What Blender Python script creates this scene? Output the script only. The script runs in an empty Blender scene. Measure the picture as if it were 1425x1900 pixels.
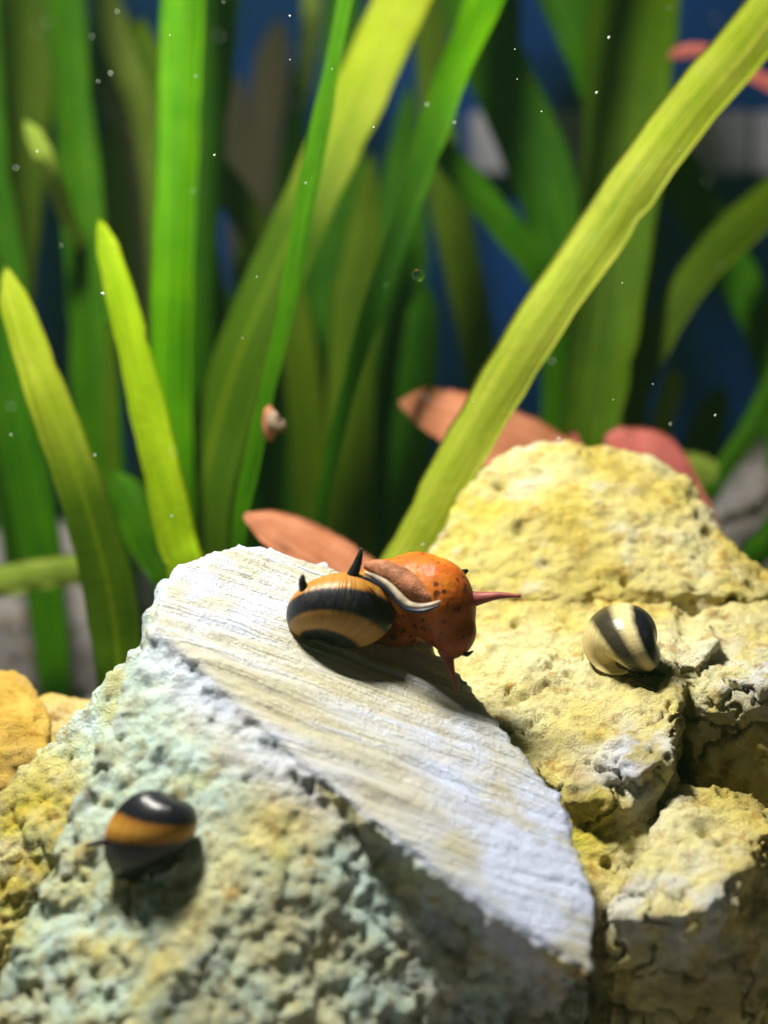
import bpy, bmesh, math, random
import numpy as np
from mathutils import Vector, Matrix
from mathutils.bvhtree import BVHTree

# ------------------------------------------------------------------ camera, world, lamp  (1 unit = 1 cm)
scene = bpy.context.scene
COL = scene.collection
scene.unit_settings.system = 'METRIC'
scene.unit_settings.scale_length = 0.01

CAM = Vector((0.0, -20.0, 10.0))
PITCH = math.radians(10.0)
FPX = 3000.0                      # focal length in photograph pixels (photograph 1425 x 1900)
FWD = Vector((0, math.cos(PITCH), -math.sin(PITCH)))
UPV = Vector((0, math.sin(PITCH), math.cos(PITCH)))
RGT = Vector((1, 0, 0))
cam_data = bpy.data.cameras.new('camera')
cam = bpy.data.objects.new('camera', cam_data)
COL.objects.link(cam)
cam.location = CAM
cam.rotation_euler = (math.pi / 2 - PITCH, 0, 0)
cam_data.sensor_fit = 'HORIZONTAL'
cam_data.sensor_width = 36.0
cam_data.lens = 18.0 / (712.5 / FPX)
cam_data.clip_start = 0.5
cam_data.clip_end = 400
cam_data.dof.use_dof = True
cam_data.dof.focus_distance = 19.9
cam_data.dof.aperture_fstop = (cam_data.lens * 1e-3) / (2 * 0.235)
scene.camera = cam

world = bpy.data.worlds.new('World')
scene.world = world
world.use_nodes = True
bg = world.node_tree.nodes['Background']
bg.inputs[0].default_value = (0.72, 0.78, 0.58, 1)
bg.inputs[1].default_value = 0.05

lamp_data = bpy.data.lights.new('aquarium_lamp', 'AREA')
lamp_data.shape = 'DISK'
lamp_data.size = 3.6
lamp_data.energy = 13000
lamp_data.color = (1.0, 0.97, 0.88)
lamp = bpy.data.objects.new('aquarium_lamp', lamp_data)
COL.objects.link(lamp)
lamp.location = (-6.0, -0.8, 23.0)
lamp.rotation_euler = (Vector((0.5, 0.5, 3)) - lamp.location).to_track_quat('-Z', 'Y').to_euler()

scene.view_settings.view_transform = 'Standard'
scene.view_settings.look = 'None'
scene.view_settings.exposure = 0
scene.view_settings.gamma = 1

# ------------------------------------------------------------------ helpers
def P(px, py, d):
    """point d cm in front of the camera, on the ray of a photograph pixel"""
    return CAM + d * (FWD + (px - 712.5) / FPX * RGT + (950 - py) / FPX * UPV)

def ray(px, py):
    return (FWD + (px - 712.5) / FPX * RGT + (950 - py) / FPX * UPV).normalized()

def camvec(r, u, n):
    """direction given as right, up, towards the viewer"""
    return (RGT * r + UPV * u - FWD * n).normalized()

def tag(o, label=None, cat=None, group=None, kind=None):
    if label: o['label'] = label
    if cat: o['category'] = cat
    if group: o['group'] = group
    if kind: o['kind'] = kind
    return o

def empty(name, loc=(0, 0, 0)):
    o = bpy.data.objects.new(name, None)
    o.empty_display_size = 0.3
    COL.objects.link(o)
    o.location = loc
    return o

def link(name, me, mat, parent=None, smooth=True):
    o = bpy.data.objects.new(name, me)
    COL.objects.link(o)
    if mat is not None:
        me.materials.append(mat)
    if smooth:
        me.polygons.foreach_set('use_smooth', np.ones(len(me.polygons), dtype=bool))
    if parent is not None:
        o.parent = parent
        o.matrix_parent_inverse = Matrix.Translation(parent.location).inverted()
    return o

def sstep(a, b, x):
    t = np.clip((x - a) / (b - a), 0, 1)
    return t * t * (3 - 2 * t)

_rng = np.random.RandomState(7)
_perm = _rng.permutation(256)
_perm = np.concatenate([_perm, _perm, _perm])
_grad = _rng.normal(size=(256, 3))
_grad /= np.linalg.norm(_grad, axis=1)[:, None]
_jit = _rng.rand(256, 3)

def _hash(ix, iy, iz):
    return _perm[(_perm[(_perm[ix & 255] + iy) & 255] + iz) & 255]

def perlin(p):
    i = np.floor(p).astype(np.int64)
    f = p - i
    w = f * f * f * (f * (f * 6 - 15) + 10)
    out = 0
    for dx in (0, 1):
        wx = w[:, 0] if dx else 1 - w[:, 0]
        for dy in (0, 1):
            wy = w[:, 1] if dy else 1 - w[:, 1]
            for dz in (0, 1):
                wz = w[:, 2] if dz else 1 - w[:, 2]
                g = _grad[_hash(i[:, 0] + dx, i[:, 1] + dy, i[:, 2] + dz)]
                out = out + wx * wy * wz * (g[:, 0] * (f[:, 0] - dx) + g[:, 1] * (f[:, 1] - dy) + g[:, 2] * (f[:, 2] - dz))
    return out * 1.6

def fbm(p, octs=4, gain=0.5):
    s, a, t = 0, 1.0, 0
    for k in range(octs):
        s = s + a * perlin(p * (2.03 ** k) + k * 17.3)
        t += a
        a *= gain
    return s / t

def worley(p):
    """distance to the nearest jittered point, and a random number of that cell"""
    i = np.floor(p).astype(np.int64)
    f = p - i
    best = np.full(len(p), 9.0)
    cell = np.zeros(len(p))
    for dx in (-1, 0, 1):
        for dy in (-1, 0, 1):
            for dz in (-1, 0, 1):
                h = _hash(i[:, 0] + dx, i[:, 1] + dy, i[:, 2] + dz)
                j = _jit[h]
                d = np.sqrt((j[:, 0] + dx - f[:, 0]) ** 2 + (j[:, 1] + dy - f[:, 1]) ** 2 + (j[:, 2] + dz - f[:, 2]) ** 2)
                m = d < best
                best = np.where(m, d, best)
                cell = np.where(m, h / 255.0, cell)
    return best, cell

def remesh(bm, voxel, smooth_iters, keep=0.5):
    """union of closed bodies -> one even mesh; returns mesh, coords, normals"""
    me = bpy.data.meshes.new('tmp')
    bm.to_mesh(me)
    bm.free()
    o = bpy.data.objects.new('tmp', me)
    COL.objects.link(o)
    m = o.modifiers.new('r', 'REMESH')
    m.mode = 'VOXEL'
    m.voxel_size = voxel
    m.adaptivity = 0
    dg = bpy.context.evaluated_depsgraph_get()
    out = bpy.data.meshes.new_from_object(o.evaluated_get(dg))
    bpy.data.objects.remove(o)
    bpy.data.meshes.remove(me)
    n = len(out.vertices)
    co = np.empty(n * 3)
    out.vertices.foreach_get('co', co)
    co = co.reshape(-1, 3)
    e = np.empty(len(out.edges) * 2, dtype=np.int32)
    out.edges.foreach_get('vertices', e)
    e = e.reshape(-1, 2)
    deg = np.bincount(e.ravel(), minlength=n)[:, None].astype(float)
    for _ in range(smooth_iters):
        acc = np.stack([np.bincount(e[:, 0], co[e[:, 1], k], n) + np.bincount(e[:, 1], co[e[:, 0], k], n) for k in range(3)], 1)
        co = co * (1 - keep) + keep * acc / deg
    return out, co, e

def setco(me, co):
    me.vertices.foreach_set('co', np.ascontiguousarray(co, dtype=np.float32).ravel())
    me.update()

def normals(me, co):
    setco(me, co)
    nn = np.empty(len(me.vertices) * 3)
    me.vertex_normals.foreach_get('vector', nn)
    return nn.reshape(-1, 3)

def add_hull(bm, pts):
    vs = [bm.verts.new(p) for p in pts]
    r = bmesh.ops.convex_hull(bm, input=vs)
    junk = [g for g in r['geom_interior'] if isinstance(g, bmesh.types.BMVert)]
    junk += [g for g in r['geom_unused'] if isinstance(g, bmesh.types.BMVert)]
    bmesh.ops.delete(bm, geom=list(set(junk)), context='VERTS')

def add_blob(bm, c, radii, rot=None, sub=3):
    m = Matrix.Translation(c) @ (rot.to_4x4() if rot else Matrix()) @ Matrix.Diagonal((*radii, 1))
    bmesh.ops.create_icosphere(bm, subdivisions=sub, radius=1, matrix=m)

def set_attr(me, name, arr):
    a = me.attributes.new(name, 'FLOAT' if arr.ndim == 1 else 'FLOAT_VECTOR', 'POINT')
    a.data.foreach_set('value' if arr.ndim == 1 else 'vector', np.ascontiguousarray(arr, dtype=np.float32).ravel())

# ------------------------------------------------------------------ material helpers
class NT:
    def __init__(self, name):
        self.m = bpy.data.materials.new(name)
        self.m.use_nodes = True
        self.t = self.m.node_tree
        self.b = self.t.nodes['Principled BSDF']
        self.out = self.t.nodes['Material Output']
    def n(self, typ, **kw):
        nd = self.t.nodes.new(typ)
        for k, v in kw.items():
            if isinstance(v, bpy.types.NodeSocket):
                self.t.links.new(v, nd.inputs[k])
            elif k in nd.inputs:
                nd.inputs[k].default_value = v
            else:
                setattr(nd, k, v)
        return nd
    def l(self, a, b):
        self.t.links.new(a, b)
    def noise(self, vec, scale, detail=4, rough=0.55, dist=0.0):
        nd = self.n('ShaderNodeTexNoise')
        nd.inputs['Scale'].default_value = scale
        nd.inputs['Detail'].default_value = detail
        nd.inputs['Roughness'].default_value = rough
        nd.inputs['Distortion'].default_value = dist
        self.l(vec, nd.inputs['Vector'])
        return nd.outputs['Fac']
    def ramp(self, fac, stops, interp='LINEAR'):
        nd = self.n('ShaderNodeValToRGB')
        cr = nd.color_ramp
        cr.interpolation = interp
        while len(cr.elements) < len(stops):
            cr.elements.new(0.5)
        for e, (p, c) in zip(cr.elements, stops):
            e.position = p
            e.color = (*c, 1) if len(c) == 3 else c
        self.l(fac, nd.inputs[0])
        return nd.outputs[0]
    def mix(self, fac, a, b, mode='MIX'):
        nd = self.n('ShaderNodeMix')
        nd.data_type = 'RGBA'
        nd.blend_type = mode
        for s, v in ((nd.inputs[0], fac), (nd.inputs[6], a), (nd.inputs[7], b)):
            if isinstance(v, bpy.types.NodeSocket):
                self.l(v, s)
            else:
                s.default_value = v if not isinstance(v, tuple) else ((*v, 1) if len(v) == 3 else v)
        return nd.outputs[2]
    def math(self, op, a, b=0.0, c=None):
        nd = self.n('ShaderNodeMath')
        nd.operation = op
        for i, v in enumerate((a, b) if c is None else (a, b, c)):
            if isinstance(v, bpy.types.NodeSocket):
                self.l(v, nd.inputs[i])
            else:
                nd.inputs[i].default_value = v
        return nd.outputs[0]
    def pos(self):
        return self.n('ShaderNodeNewGeometry').outputs['Position']
    def attr(self, name, out='Vector'):
        nd = self.n('ShaderNodeAttribute')
        nd.attribute_name = name
        return nd.outputs[out]
    def vmul(self, v, s):
        nd = self.n('ShaderNodeVectorMath')
        nd.operation = 'MULTIPLY'
        self.l(v, nd.inputs[0])
        nd.inputs[1].default_value = s
        return nd.outputs[0]
    def bump(self, h, strength, dist):
        nd = self.n('ShaderNodeBump')
        nd.inputs['Strength'].default_value = strength
        nd.inputs['Distance'].default_value = dist
        self.l(h, nd.inputs['Height'])
        self.l(nd.outputs[0], self.b.inputs['Normal'])

def simple(name, col, rough=0.5, var=0.25, scale=6.0, spec=0.2, bump=0.0):
    t = NT(name)
    n = t.noise(t.pos(), scale, 4)
    lo = tuple(c * (1 - var) for c in col)
    hi = tuple(min(1, c * (1 + var)) for c in col)
    t.l(t.ramp(n, [(0.3, lo), (0.7, hi)]), t.b.inputs['Base Color'])
    t.b.inputs['Roughness'].default_value = rough
    t.b.inputs['Specular IOR Level'].default_value = spec
    if bump:
        t.bump(t.noise(t.pos(), scale * 5, 3), 0.6, bump)
    return t.m

def rock_material(name, pale, cream, ochre, dark, pale_amt=0.5, strata=False):
    t = NT(name)
    p = t.pos()
    big = t.noise(p, 0.55, 5, 0.6)
    mid = t.noise(p, 2.2, 6, 0.65)
    fine = t.noise(p, 11, 6, 0.7)
    grain = t.noise(p, 38, 4, 0.7)
    c = t.mix(t.ramp(mid, [(0.40, (0, 0, 0)), (0.62, (1, 1, 1))]), cream, ochre)
    c = t.mix(t.ramp(big, [(0.5 - pale_amt * 0.22, (0, 0, 0)), (0.72 - pale_amt * 0.22, (1, 1, 1))]), c, pale)
    c = t.mix(t.ramp(fine, [(0.56, (0, 0, 0)), (0.74, (0.75, 0.75, 0.75))]), c, ochre)
    c = t.mix(t.ramp(grain, [(0.58, (0, 0, 0)), (0.78, (0.55, 0.55, 0.55))]), c, dark)
    c = t.mix(t.attr('moss', 'Fac'), c, t.mix(t.ramp(mid, [(0.4, (0, 0, 0)), (0.6, (1, 1, 1))]), (0.68, 0.53, 0.05), (0.52, 0.50, 0.05)))
    rust = t.noise(p, 3.1, 7, 0.72, 0.4)
    c = t.mix(t.ramp(rust, [(0.53, (0, 0, 0)), (0.62, (0.75, 0.75, 0.75))]), c, t.mix(1.0, c, (0.66, 0.46, 0.22), 'MULTIPLY'))
    c = t.mix(t.attr('stain_shade', 'Fac'), c, dark)
    if strata:
        sv = t.attr('strata', 'Vector')
        s1 = t.noise(t.vmul(sv, (0.45, 6.0, 0.45)), 1.0, 7, 0.7, 0.35)
        s2 = t.noise(t.vmul(sv, (1.2, 28.0, 1.2)), 1.0, 3, 0.6)
        st = t.ramp(s1, [(0.32, (0.24, 0.20, 0.12)), (0.43, (0.52, 0.45, 0.21)), (0.54, (0.64, 0.59, 0.38)), (0.66, (0.56, 0.62, 0.80))])
        c = t.mix(t.math('MULTIPLY', t.attr('top', 'Fac'), 0.85), c, st)
        h = t.math('ADD', t.math('MULTIPLY', t.math('ADD', s1, s2), t.attr('top', 'Fac')), t.math('ADD', fine, t.math('MULTIPLY', grain, 0.6)))
    else:
        h = t.math('ADD', fine, t.math('MULTIPLY', grain, 0.7))
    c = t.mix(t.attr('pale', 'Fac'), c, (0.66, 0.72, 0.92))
    t.l(c, t.b.inputs['Base Color'])
    t.b.inputs['Roughness'].default_value = 0.6
    t.b.inputs['Specular IOR Level'].default_value = 0.2
    t.bump(h, 1.0, 0.075)
    return t.m

def leaf_material(name, base, mid, edge, transl=0.45, shaded_root=None, film_amt=0.4):
    t = NT(name)
    uv = t.n('ShaderNodeUVMap').outputs[0]
    sep = t.n('ShaderNodeSeparateXYZ')
    t.l(uv, sep.inputs[0])
    u, v = sep.outputs[0], sep.outputs[1]
    inf = t.n('ShaderNodeObjectInfo').outputs['Random']
    comb = t.n('ShaderNodeCombineXYZ')
    t.l(t.math('MULTIPLY', u, 9.0), comb.inputs[0])
    t.l(t.math('MULTIPLY', v, 0.35), comb.inputs[1])
    t.l(t.math('MULTIPLY', inf, 37.0), comb.inputs[2])
    veins = t.noise(comb.outputs[0], 1.6, 4, 0.6)
    blot = t.noise(t.pos(), 1.3, 5, 0.65)
    spot = t.noise(t.pos(), 7.0, 5, 0.7)
    film = t.noise(t.pos(), 2.6, 7, 0.75)
    c = t.ramp(veins, [(0.32, base), (0.52, mid), (0.70, edge)])
    c = t.mix(t.ramp(blot, [(0.35, (0, 0, 0)), (0.75, (0.7, 0.7, 0.7))]), c, edge)
    c = t.mix(t.ramp(spot, [(0.60, (0, 0, 0)), (0.75, (0.5, 0.5, 0.5))]), c, base)
    c = t.mix(t.ramp(film, [(0.50, (0, 0, 0)), (0.68, (film_amt, film_amt, film_amt))]), c, t.mix(1.0, c, (0.50, 0.46, 0.35), 'MULTIPLY'))
    edgeu = t.math('ABSOLUTE', t.math('SUBTRACT', u, 0.5))
    c = t.mix(t.ramp(edgeu, [(0.44, (0, 0, 0)), (0.5, (0.6, 0.6, 0.6))]), c, t.mix(1.0, c, (0.60, 0.42, 0.25), 'MULTIPLY'))
    if shaded_root:                                     # greener towards the root, with canopy shade painted in as darkening
        c = t.mix(t.ramp(t.math('MULTIPLY', v, 0.125), [(0.24, (0, 0, 0)), (0.46, (0.9, 0.9, 0.9))]), c, shaded_root)
    rib = t.math('ABSOLUTE', t.math('SUBTRACT', u, 0.5))
    c = t.mix(t.ramp(rib, [(0.0, (0.45, 0.45, 0.45)), (0.07, (0, 0, 0))]), c, base)
    t.l(c, t.b.inputs['Base Color'])
    t.b.inputs['Roughness'].default_value = 0.38
    t.b.inputs['Specular IOR Level'].default_value = 0.06
    t.bump(t.math('ADD', veins, t.math('MULTIPLY', spot, 0.5)), 0.7, 0.06)
    tr = t.n('ShaderNodeBsdfTranslucent')
    t.l(c, tr.inputs[0])
    mx = t.n('ShaderNodeMixShader')
    mx.inputs[0].default_value = transl
    t.l(t.b.outputs[0], mx.inputs[1])
    t.l(tr.outputs[0], mx.inputs[2])
    t.l(mx.outputs[0], t.out.inputs[0])
    return t.m

def shell_material(name, stops, rough=0.28, wobble=0.02, sheen=0.25, worn=0.22, rib=0.7):
    t = NT(name)
    uv = t.n('ShaderNodeUVMap').outputs[0]
    sep = t.n('ShaderNodeSeparateXYZ')
    t.l(uv, sep.inputs[0])
    u, v = sep.outputs[0], sep.outputs[1]
    wob = t.noise(t.n('ShaderNodeTexCoord').outputs['Object'], 5.0, 3)
    uu = t.math('ADD', u, t.math('MULTIPLY', t.math('SUBTRACT', wob, 0.5), wobble))
    c = t.ramp(uu, stops)
    comb = t.n('ShaderNodeCombineXYZ')
    t.l(t.math('MULTIPLY', u, 2.0), comb.inputs[0])
    t.l(t.math('MULTIPLY', v, 60.0), comb.inputs[1])
    growth = t.noise(comb.outputs[0], 1.0, 4, 0.7)
    c = t.mix(t.ramp(growth, [(0.35, (0.35, 0.35, 0.35)), (0.6, (0, 0, 0))]), c, t.mix(1.0, c, (0.45, 0.36, 0.30), 'MULTIPLY'))
    wear = t.noise(t.n('ShaderNodeTexCoord').outputs['Object'], 4.5, 7, 0.75)
    c = t.mix(t.ramp(wear, [(0.52, (0, 0, 0)), (0.72, (worn, worn, worn))]), c, (0.16, 0.13, 0.08))
    t.l(c, t.b.inputs['Base Color'])
    t.b.inputs['Roughness'].default_value = rough
    t.b.inputs['Specular IOR Level'].default_value = sheen
    t.bump(growth, rib, 0.03)
    return t.m

# ------------------------------------------------------------------ materials
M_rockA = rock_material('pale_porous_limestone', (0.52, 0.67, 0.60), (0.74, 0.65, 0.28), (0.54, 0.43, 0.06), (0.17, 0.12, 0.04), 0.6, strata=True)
M_rockB = rock_material('cream_limestone', (0.76, 0.71, 0.40), (0.72, 0.60, 0.16), (0.50, 0.37, 0.045), (0.20, 0.14, 0.05), 0.5)
M_rockC = rock_material('ochre_limestone', (0.80, 0.64, 0.30), (0.74, 0.50, 0.11), (0.50, 0.30, 0.04), (0.25, 0.15, 0.06), 0.3)
M_rockD = rock_material('grey_stone', (0.34, 0.32, 0.33), (0.30, 0.27, 0.26), (0.22, 0.19, 0.16), (0.10, 0.09, 0.08), 0.4)

L_yel = leaf_material('leaf_yellow_green', (0.17, 0.27, 0.008), (0.32, 0.41, 0.02), (0.50, 0.54, 0.07))
L_lime = leaf_material('leaf_lime', (0.20, 0.38, 0.004), (0.33, 0.52, 0.006), (0.48, 0.62, 0.02), 0.55)
L_green = leaf_material('leaf_green', (0.018, 0.092, 0.001), (0.040, 0.16, 0.001), (0.095, 0.27, 0.002), 0.55)
L_mid = leaf_material('leaf_mid_green', (0.030, 0.17, 0.001), (0.070, 0.30, 0.001), (0.18, 0.46, 0.002), 0.55)
L_deep = leaf_material('leaf_deep_green', (0.014, 0.085, 0.001), (0.030, 0.14, 0.0015), (0.07, 0.21, 0.002), 0.5)
L_olive = leaf_material('leaf_olive', (0.04, 0.09, 0.002), (0.075, 0.14, 0.003), (0.12, 0.19, 0.006), 0.5)
L_pale = leaf_material('leaf_pale', (0.20, 0.32, 0.03), (0.30, 0.42, 0.05), (0.40, 0.50, 0.10), 0.45)
L_red = leaf_material('leaf_red', (0.48, 0.10, 0.09), (0.58, 0.15, 0.13), (0.66, 0.22, 0.17), 0.35, None, 0.3)
L_orange = leaf_material('leaf_orange', (0.50, 0.17, 0.07), (0.60, 0.24, 0.12), (0.68, 0.30, 0.18), 0.35, None, 0.3)
L_brown = leaf_material('leaf_brown', (0.07, 0.06, 0.035), (0.10, 0.08, 0.05), (0.13, 0.10, 0.065), 0.3)
L_dusk = leaf_material('leaf_olive_green', (0.035, 0.10, 0.001), (0.07, 0.16, 0.002), (0.13, 0.23, 0.004), 0.55)
L_fresh_shade = leaf_material('leaf_fresh_shaded_root', (0.035, 0.17, 0.001), (0.08, 0.30, 0.001), (0.18, 0.44, 0.002), 0.55, (0.014, 0.075, 0.001))  # dark root colour paints in the shade low on the blade
L_turn_shade = leaf_material('leaf_turning_shaded_root', (0.22, 0.32, 0.008), (0.36, 0.46, 0.018), (0.52, 0.58, 0.06), 0.5, (0.022, 0.085, 0.0015))  # yellow above; the dark lower end is painted shade over green
M_back = simple('blue_back_panel', (0.005, 0.042, 0.20), 0.7, 0.3, 0.3, 0.1)
M_gravel = simple('grey_gravel', (0.26, 0.24, 0.24), 0.8, 0.45, 2.5, 0.3, 0.05)
M_bar = simple('grey_plastic', (0.34, 0.33, 0.38), 0.5, 0.15, 1.0)
M_black = simple('black_horn', (0.012, 0.011, 0.013), 0.35, 0.4, 14)
M_speck = simple('white_debris', (0.8, 0.85, 0.75), 0.6, 0.1, 2)

# ------------------------------------------------------------------ setting: ground, back panel
def build_ground():
    nx, ny = 160, 120
    xs = np.linspace(-40, 40, nx)
    ys = np.linspace(-26, 30, ny)
    X, Y = np.meshgrid(xs, ys)
    p = np.stack([X.ravel(), Y.ravel(), np.zeros(X.size)], 1)
    p[:, 2] = 0.35 * fbm(p * 0.25, 3) + 0.12 * fbm(p * 1.3 + 5, 2) + 0.04 * np.clip(p[:, 1], 0, 40) - 0.1
    idx = np.arange(nx * ny).reshape(ny, nx)
    f = np.stack([idx[:-1, :-1], idx[:-1, 1:], idx[1:, 1:], idx[1:, :-1]], -1).reshape(-1, 4)
    me = bpy.data.meshes.new('substrate')
    me.from_pydata(p.tolist(), [], f.tolist())
    tag(link('substrate', me, M_gravel), kind='structure')
build_ground()

def ground_z(x, y):
    return 0.04 * min(max(y, 0), 40) - 0.1

def build_gravel():
    rnd = random.Random(3)
    bm = bmesh.new()
    bmesh.ops.create_icosphere(bm, subdivisions=1, radius=1)
    base = np.array([v.co[:] for v in bm.verts])
    faces = np.array([[v.index for v in f.verts] for f in bm.faces])
    bm.free()
    V, F = [], []
    for k in range(2600):
        y = rnd.uniform(2, 27)
        x = rnd.uniform(-16, 16)
        r = rnd.uniform(0.12, 0.38)
        s = np.array([r * rnd.uniform(0.7, 1.3), r * rnd.uniform(0.7, 1.3), r * rnd.uniform(0.5, 0.9)])
        jit = 1 + 0.25 * (np.array([rnd.random() for _ in range(len(base))]) - 0.5)
        V.append(base * jit[:, None] * s + np.array([x, y, ground_z(x, y) + rnd.uniform(0, 0.25)]))
        F.append(faces + k * len(base))
    me = bpy.data.meshes.new('gravel')
    me.from_pydata(np.concatenate(V).tolist(), [], np.concatenate(F).tolist())
    tag(link('gravel', me, M_gravel), 'blurred grey gravel covering the tank floor behind the stones', 'gravel', kind='stuff')
build_gravel()

def box_mesh(name, sx, sy, sz, bevel=0.05, seg=2):
    bm = bmesh.new()
    bmesh.ops.create_cube(bm, size=1, matrix=Matrix.Diagonal((sx, sy, sz, 1)))
    if bevel:
        bmesh.ops.bevel(bm, geom=bm.edges[:], offset=bevel, segments=seg, affect='EDGES', profile=0.5)
    me = bpy.data.meshes.new(name)
    bm.to_mesh(me)
    bm.free()
    return me

bp = link('back_panel', box_mesh('back_panel', 90, 0.6, 60, 0.1), M_back, smooth=False)
bp.location = (0, 29, 22)
tag(bp, kind='structure')

# ------------------------------------------------------------------ rocks
def finish_rock(name, me, co, mat, attrs, label):
    setco(me, co)
    me.materials.clear()
    for k in ('pale', 'moss', 'stain_shade', 'top'):
        set_attr(me, k, np.clip(attrs.get(k, np.zeros(len(co))), 0, 1))
    if 'strata' in attrs:
        set_attr(me, 'strata', attrs['strata'])
    o = link(name, me, mat)
    c = co.mean(0)
    org = Vector((float(c[0]), float(c[1]), 0.0))
    me.transform(Matrix.Translation(-org))
    o.location = org
    if label:
        tag(o, label, 'stone')
    return o

def near(co, q, r):
    """soft ball mask round a point"""
    d = np.linalg.norm(co - np.array(q), axis=1)
    return np.exp(-(d / r) ** 2)

def pits(co, n, scale, rmin, depth, thr, stretch=(1, 1, 0.75), seed=0.0):
    w, c = worley(co * np.array(stretch) * scale + seed)
    rad = rmin * (0.5 + c)
    m = (1 - sstep(rad * 0.45, rad, w)) * (c > thr)
    rim = np.exp(-((w - rad * 1.15) / (rad * 0.25 + 1e-6)) ** 2) * (c > thr)
    return (-depth * (0.5 + c) * m + 0.25 * depth * rim), m

def bvh_of(o):
    me = o.data
    vs = [tuple(o.location + v.co) for v in me.vertices]
    return BVHTree.FromPolygons(vs, [tuple(p.vertices) for p in me.polygons])

# --- front stone: a tilted blade of layered rock on a porous, sloping body
def build_front_stone():
    bm = bmesh.new()
    front = [(272, 1165, 18.7), (330, 1215, 18.45), (400, 1262, 18.2), (470, 1330, 17.95), (560, 1425, 17.6), (680, 1520, 17.3), (800, 1625, 17.05), (930, 1715, 16.85), (1040, 1785, 16.7), (1108, 1810, 16.65)]
    back = [(300, 1085, 19.3), (335, 1045, 19.7), (400, 1018, 20.2), (455, 1013, 20.5), (540, 1030, 20.7), (620, 1055, 20.75), (720, 1120, 20.5), (800, 1190, 20.1), (870, 1275, 19.6), (950, 1370, 19.0), (1048, 1490, 18.3), (1095, 1610, 17.65), (1116, 1690, 17.2)]
    top = [P(*q) for q in front + back]
    under = [p + Vector((-0.25, 0.75, -0.9)) for p in top]
    under = [Vector((p.x * 0.93 - 0.1, p.y, p.z)) for p in under]
    add_hull(bm, top + under)
    # body: slopes towards the viewer on the left, recessed under the blade on the right
    body = [P(272, 1172, 18.72), P(330, 1224, 18.46), P(400, 1272, 18.2), P(470, 1342, 17.95), P(560, 1440, 17.62), P(650, 1525, 17.5), P(800, 1640, 17.55), P(940, 1735, 17.6),
            P(185, 1400, 18.1), P(105, 1560, 17.7), P(10, 1790, 17.2), P(-60, 1960, 16.8), P(250, 1900, 16.5), P(420, 1900, 16.7), P(600, 1900, 17.2), P(300, 1650, 17.2),
            P(760, 1900, 17.8), P(1080, 1900, 18.5), P(1090, 1800, 18.4),
            P(700, 2150, 17.0), P(100, 2150, 16.2), P(400, 2150, 16.2), P(1080, 2150, 18.0),
            P(450, 1040, 20.6), P(700, 1140, 20.8), P(950, 1400, 19.6), P(1060, 1560, 19.0)]
    body += [Vector((x, 1.2, 0)) for x in (-3.5, 0, 2.3)] + [Vector((-3.0, -3.8, 0)), Vector((0.5, -3.6, 0)), Vector((2.2, -2.5, 0))]
    add_hull(bm, body)
    # left shoulder running back and down
    add_hull(bm, [P(262, 1190, 19.6), P(200, 1275, 19.4), P(110, 1385, 19.2), P(10, 1480, 19.0), P(-90, 1560, 18.8), P(-90, 1760, 18.2), P(20, 1640, 18.3), P(110, 1560, 18.3), P(200, 1450, 18.6),
                  P(-90, 2000, 18.0), P(120, 2000, 18.0), P(300, 1300, 19.5), P(250, 1240, 20.6), P(0, 1560, 20.6), P(-90, 2000, 20.6), P(250, 2000, 20.4)])
    me, co, e = remesh(bm, 0.042, 16)
    n0 = normals(me, co)
    # plane of the blade top
    tp = np.array([p[:] for p in top])
    c0 = tp.mean(0)
    N = np.linalg.svd(tp - c0)[2][2]
    if N[2] < 0: N = -N
    def on_plane(px, py):
        r = np.array(ray(px, py)[:]); o = np.array(CAM[:])
        return o + r * (np.dot(c0 - o, N) / np.dot(r, N))
    sdir = on_plane(850, 1400) - on_plane(600, 1305)
    sdir /= np.linalg.norm(sdir)
    tdir = np.cross(N, sdir)
    q = co - c0
    a, b, h = q @ sdir, q @ tdir, q @ N
    flat = sstep(0.74, 0.97, n0 @ N) * sstep(-0.45, -0.2, h)
    front_m = 1 - sstep(0.70, 0.93, n0 @ N)
    strata = np.stack([a, b + 0.12 * fbm(co * 0.8, 2), h], 1)
    # large forms
    d = 0.10 * fbm(co * 0.8, 3) * (1 - 0.6 * flat) + 0.05 * fbm(co * 2.3 + 9, 3) * (1 - 0.5 * flat)
    # layered steps on the blade
    sb = strata[:, 1] * 3.2 + 0.4 * fbm(np.stack([a * 0.5, b * 0.5, h], 1), 2)
    saw = sb - np.floor(sb)
    step = perlin(np.stack([a * 0.45, strata[:, 1] * 5.5, h * 0], 1)) + 0.6 * perlin(np.stack([a * 0.8 + 7, strata[:, 1] * 13, h * 0], 1))
    d += flat * (0.042 * step + 0.035 * (1 - saw) * sstep(-0.2, 0.4, perlin(np.stack([a * 0.5, b * 1.5, h * 0 + 3], 1))))
    # rough broken edges
    d += (1 - flat) * 0.035 * fbm(co * 6.0 + 3, 3)
    # the tip: knobbly
    tip = near(co, P(1040, 1640, 17.2), 1.0)
    d += tip * 0.05 * fbm(co * 4.0 + 30, 3)
    # porous front with craters of several sizes
    pm = front_m * sstep(-0.25, 0.15, fbm(co * 0.6 + 40, 2) + 0.25)
    pd = 0
    warp = co + 0.16 * np.stack([fbm(co * 2.2 + 7, 3), fbm(co * 2.2 + 77, 3), fbm(co * 2.2 + 177, 3)], 1)
    p1, m1 = pits(warp, n0, 2.8, 0.27, 0.10, 0.62, (1, 1, 0.85), 3)
    p2, m2 = pits(warp, n0, 5.5, 0.38, 0.065, 0.35, (1, 1, 0.7), 11)
    p3, m3 = pits(warp, n0, 1.6, 0.22, 0.16, 0.75, (1, 1, 1), 23)
    low = sstep(5.2, 3.8, co[:, 2])
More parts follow.
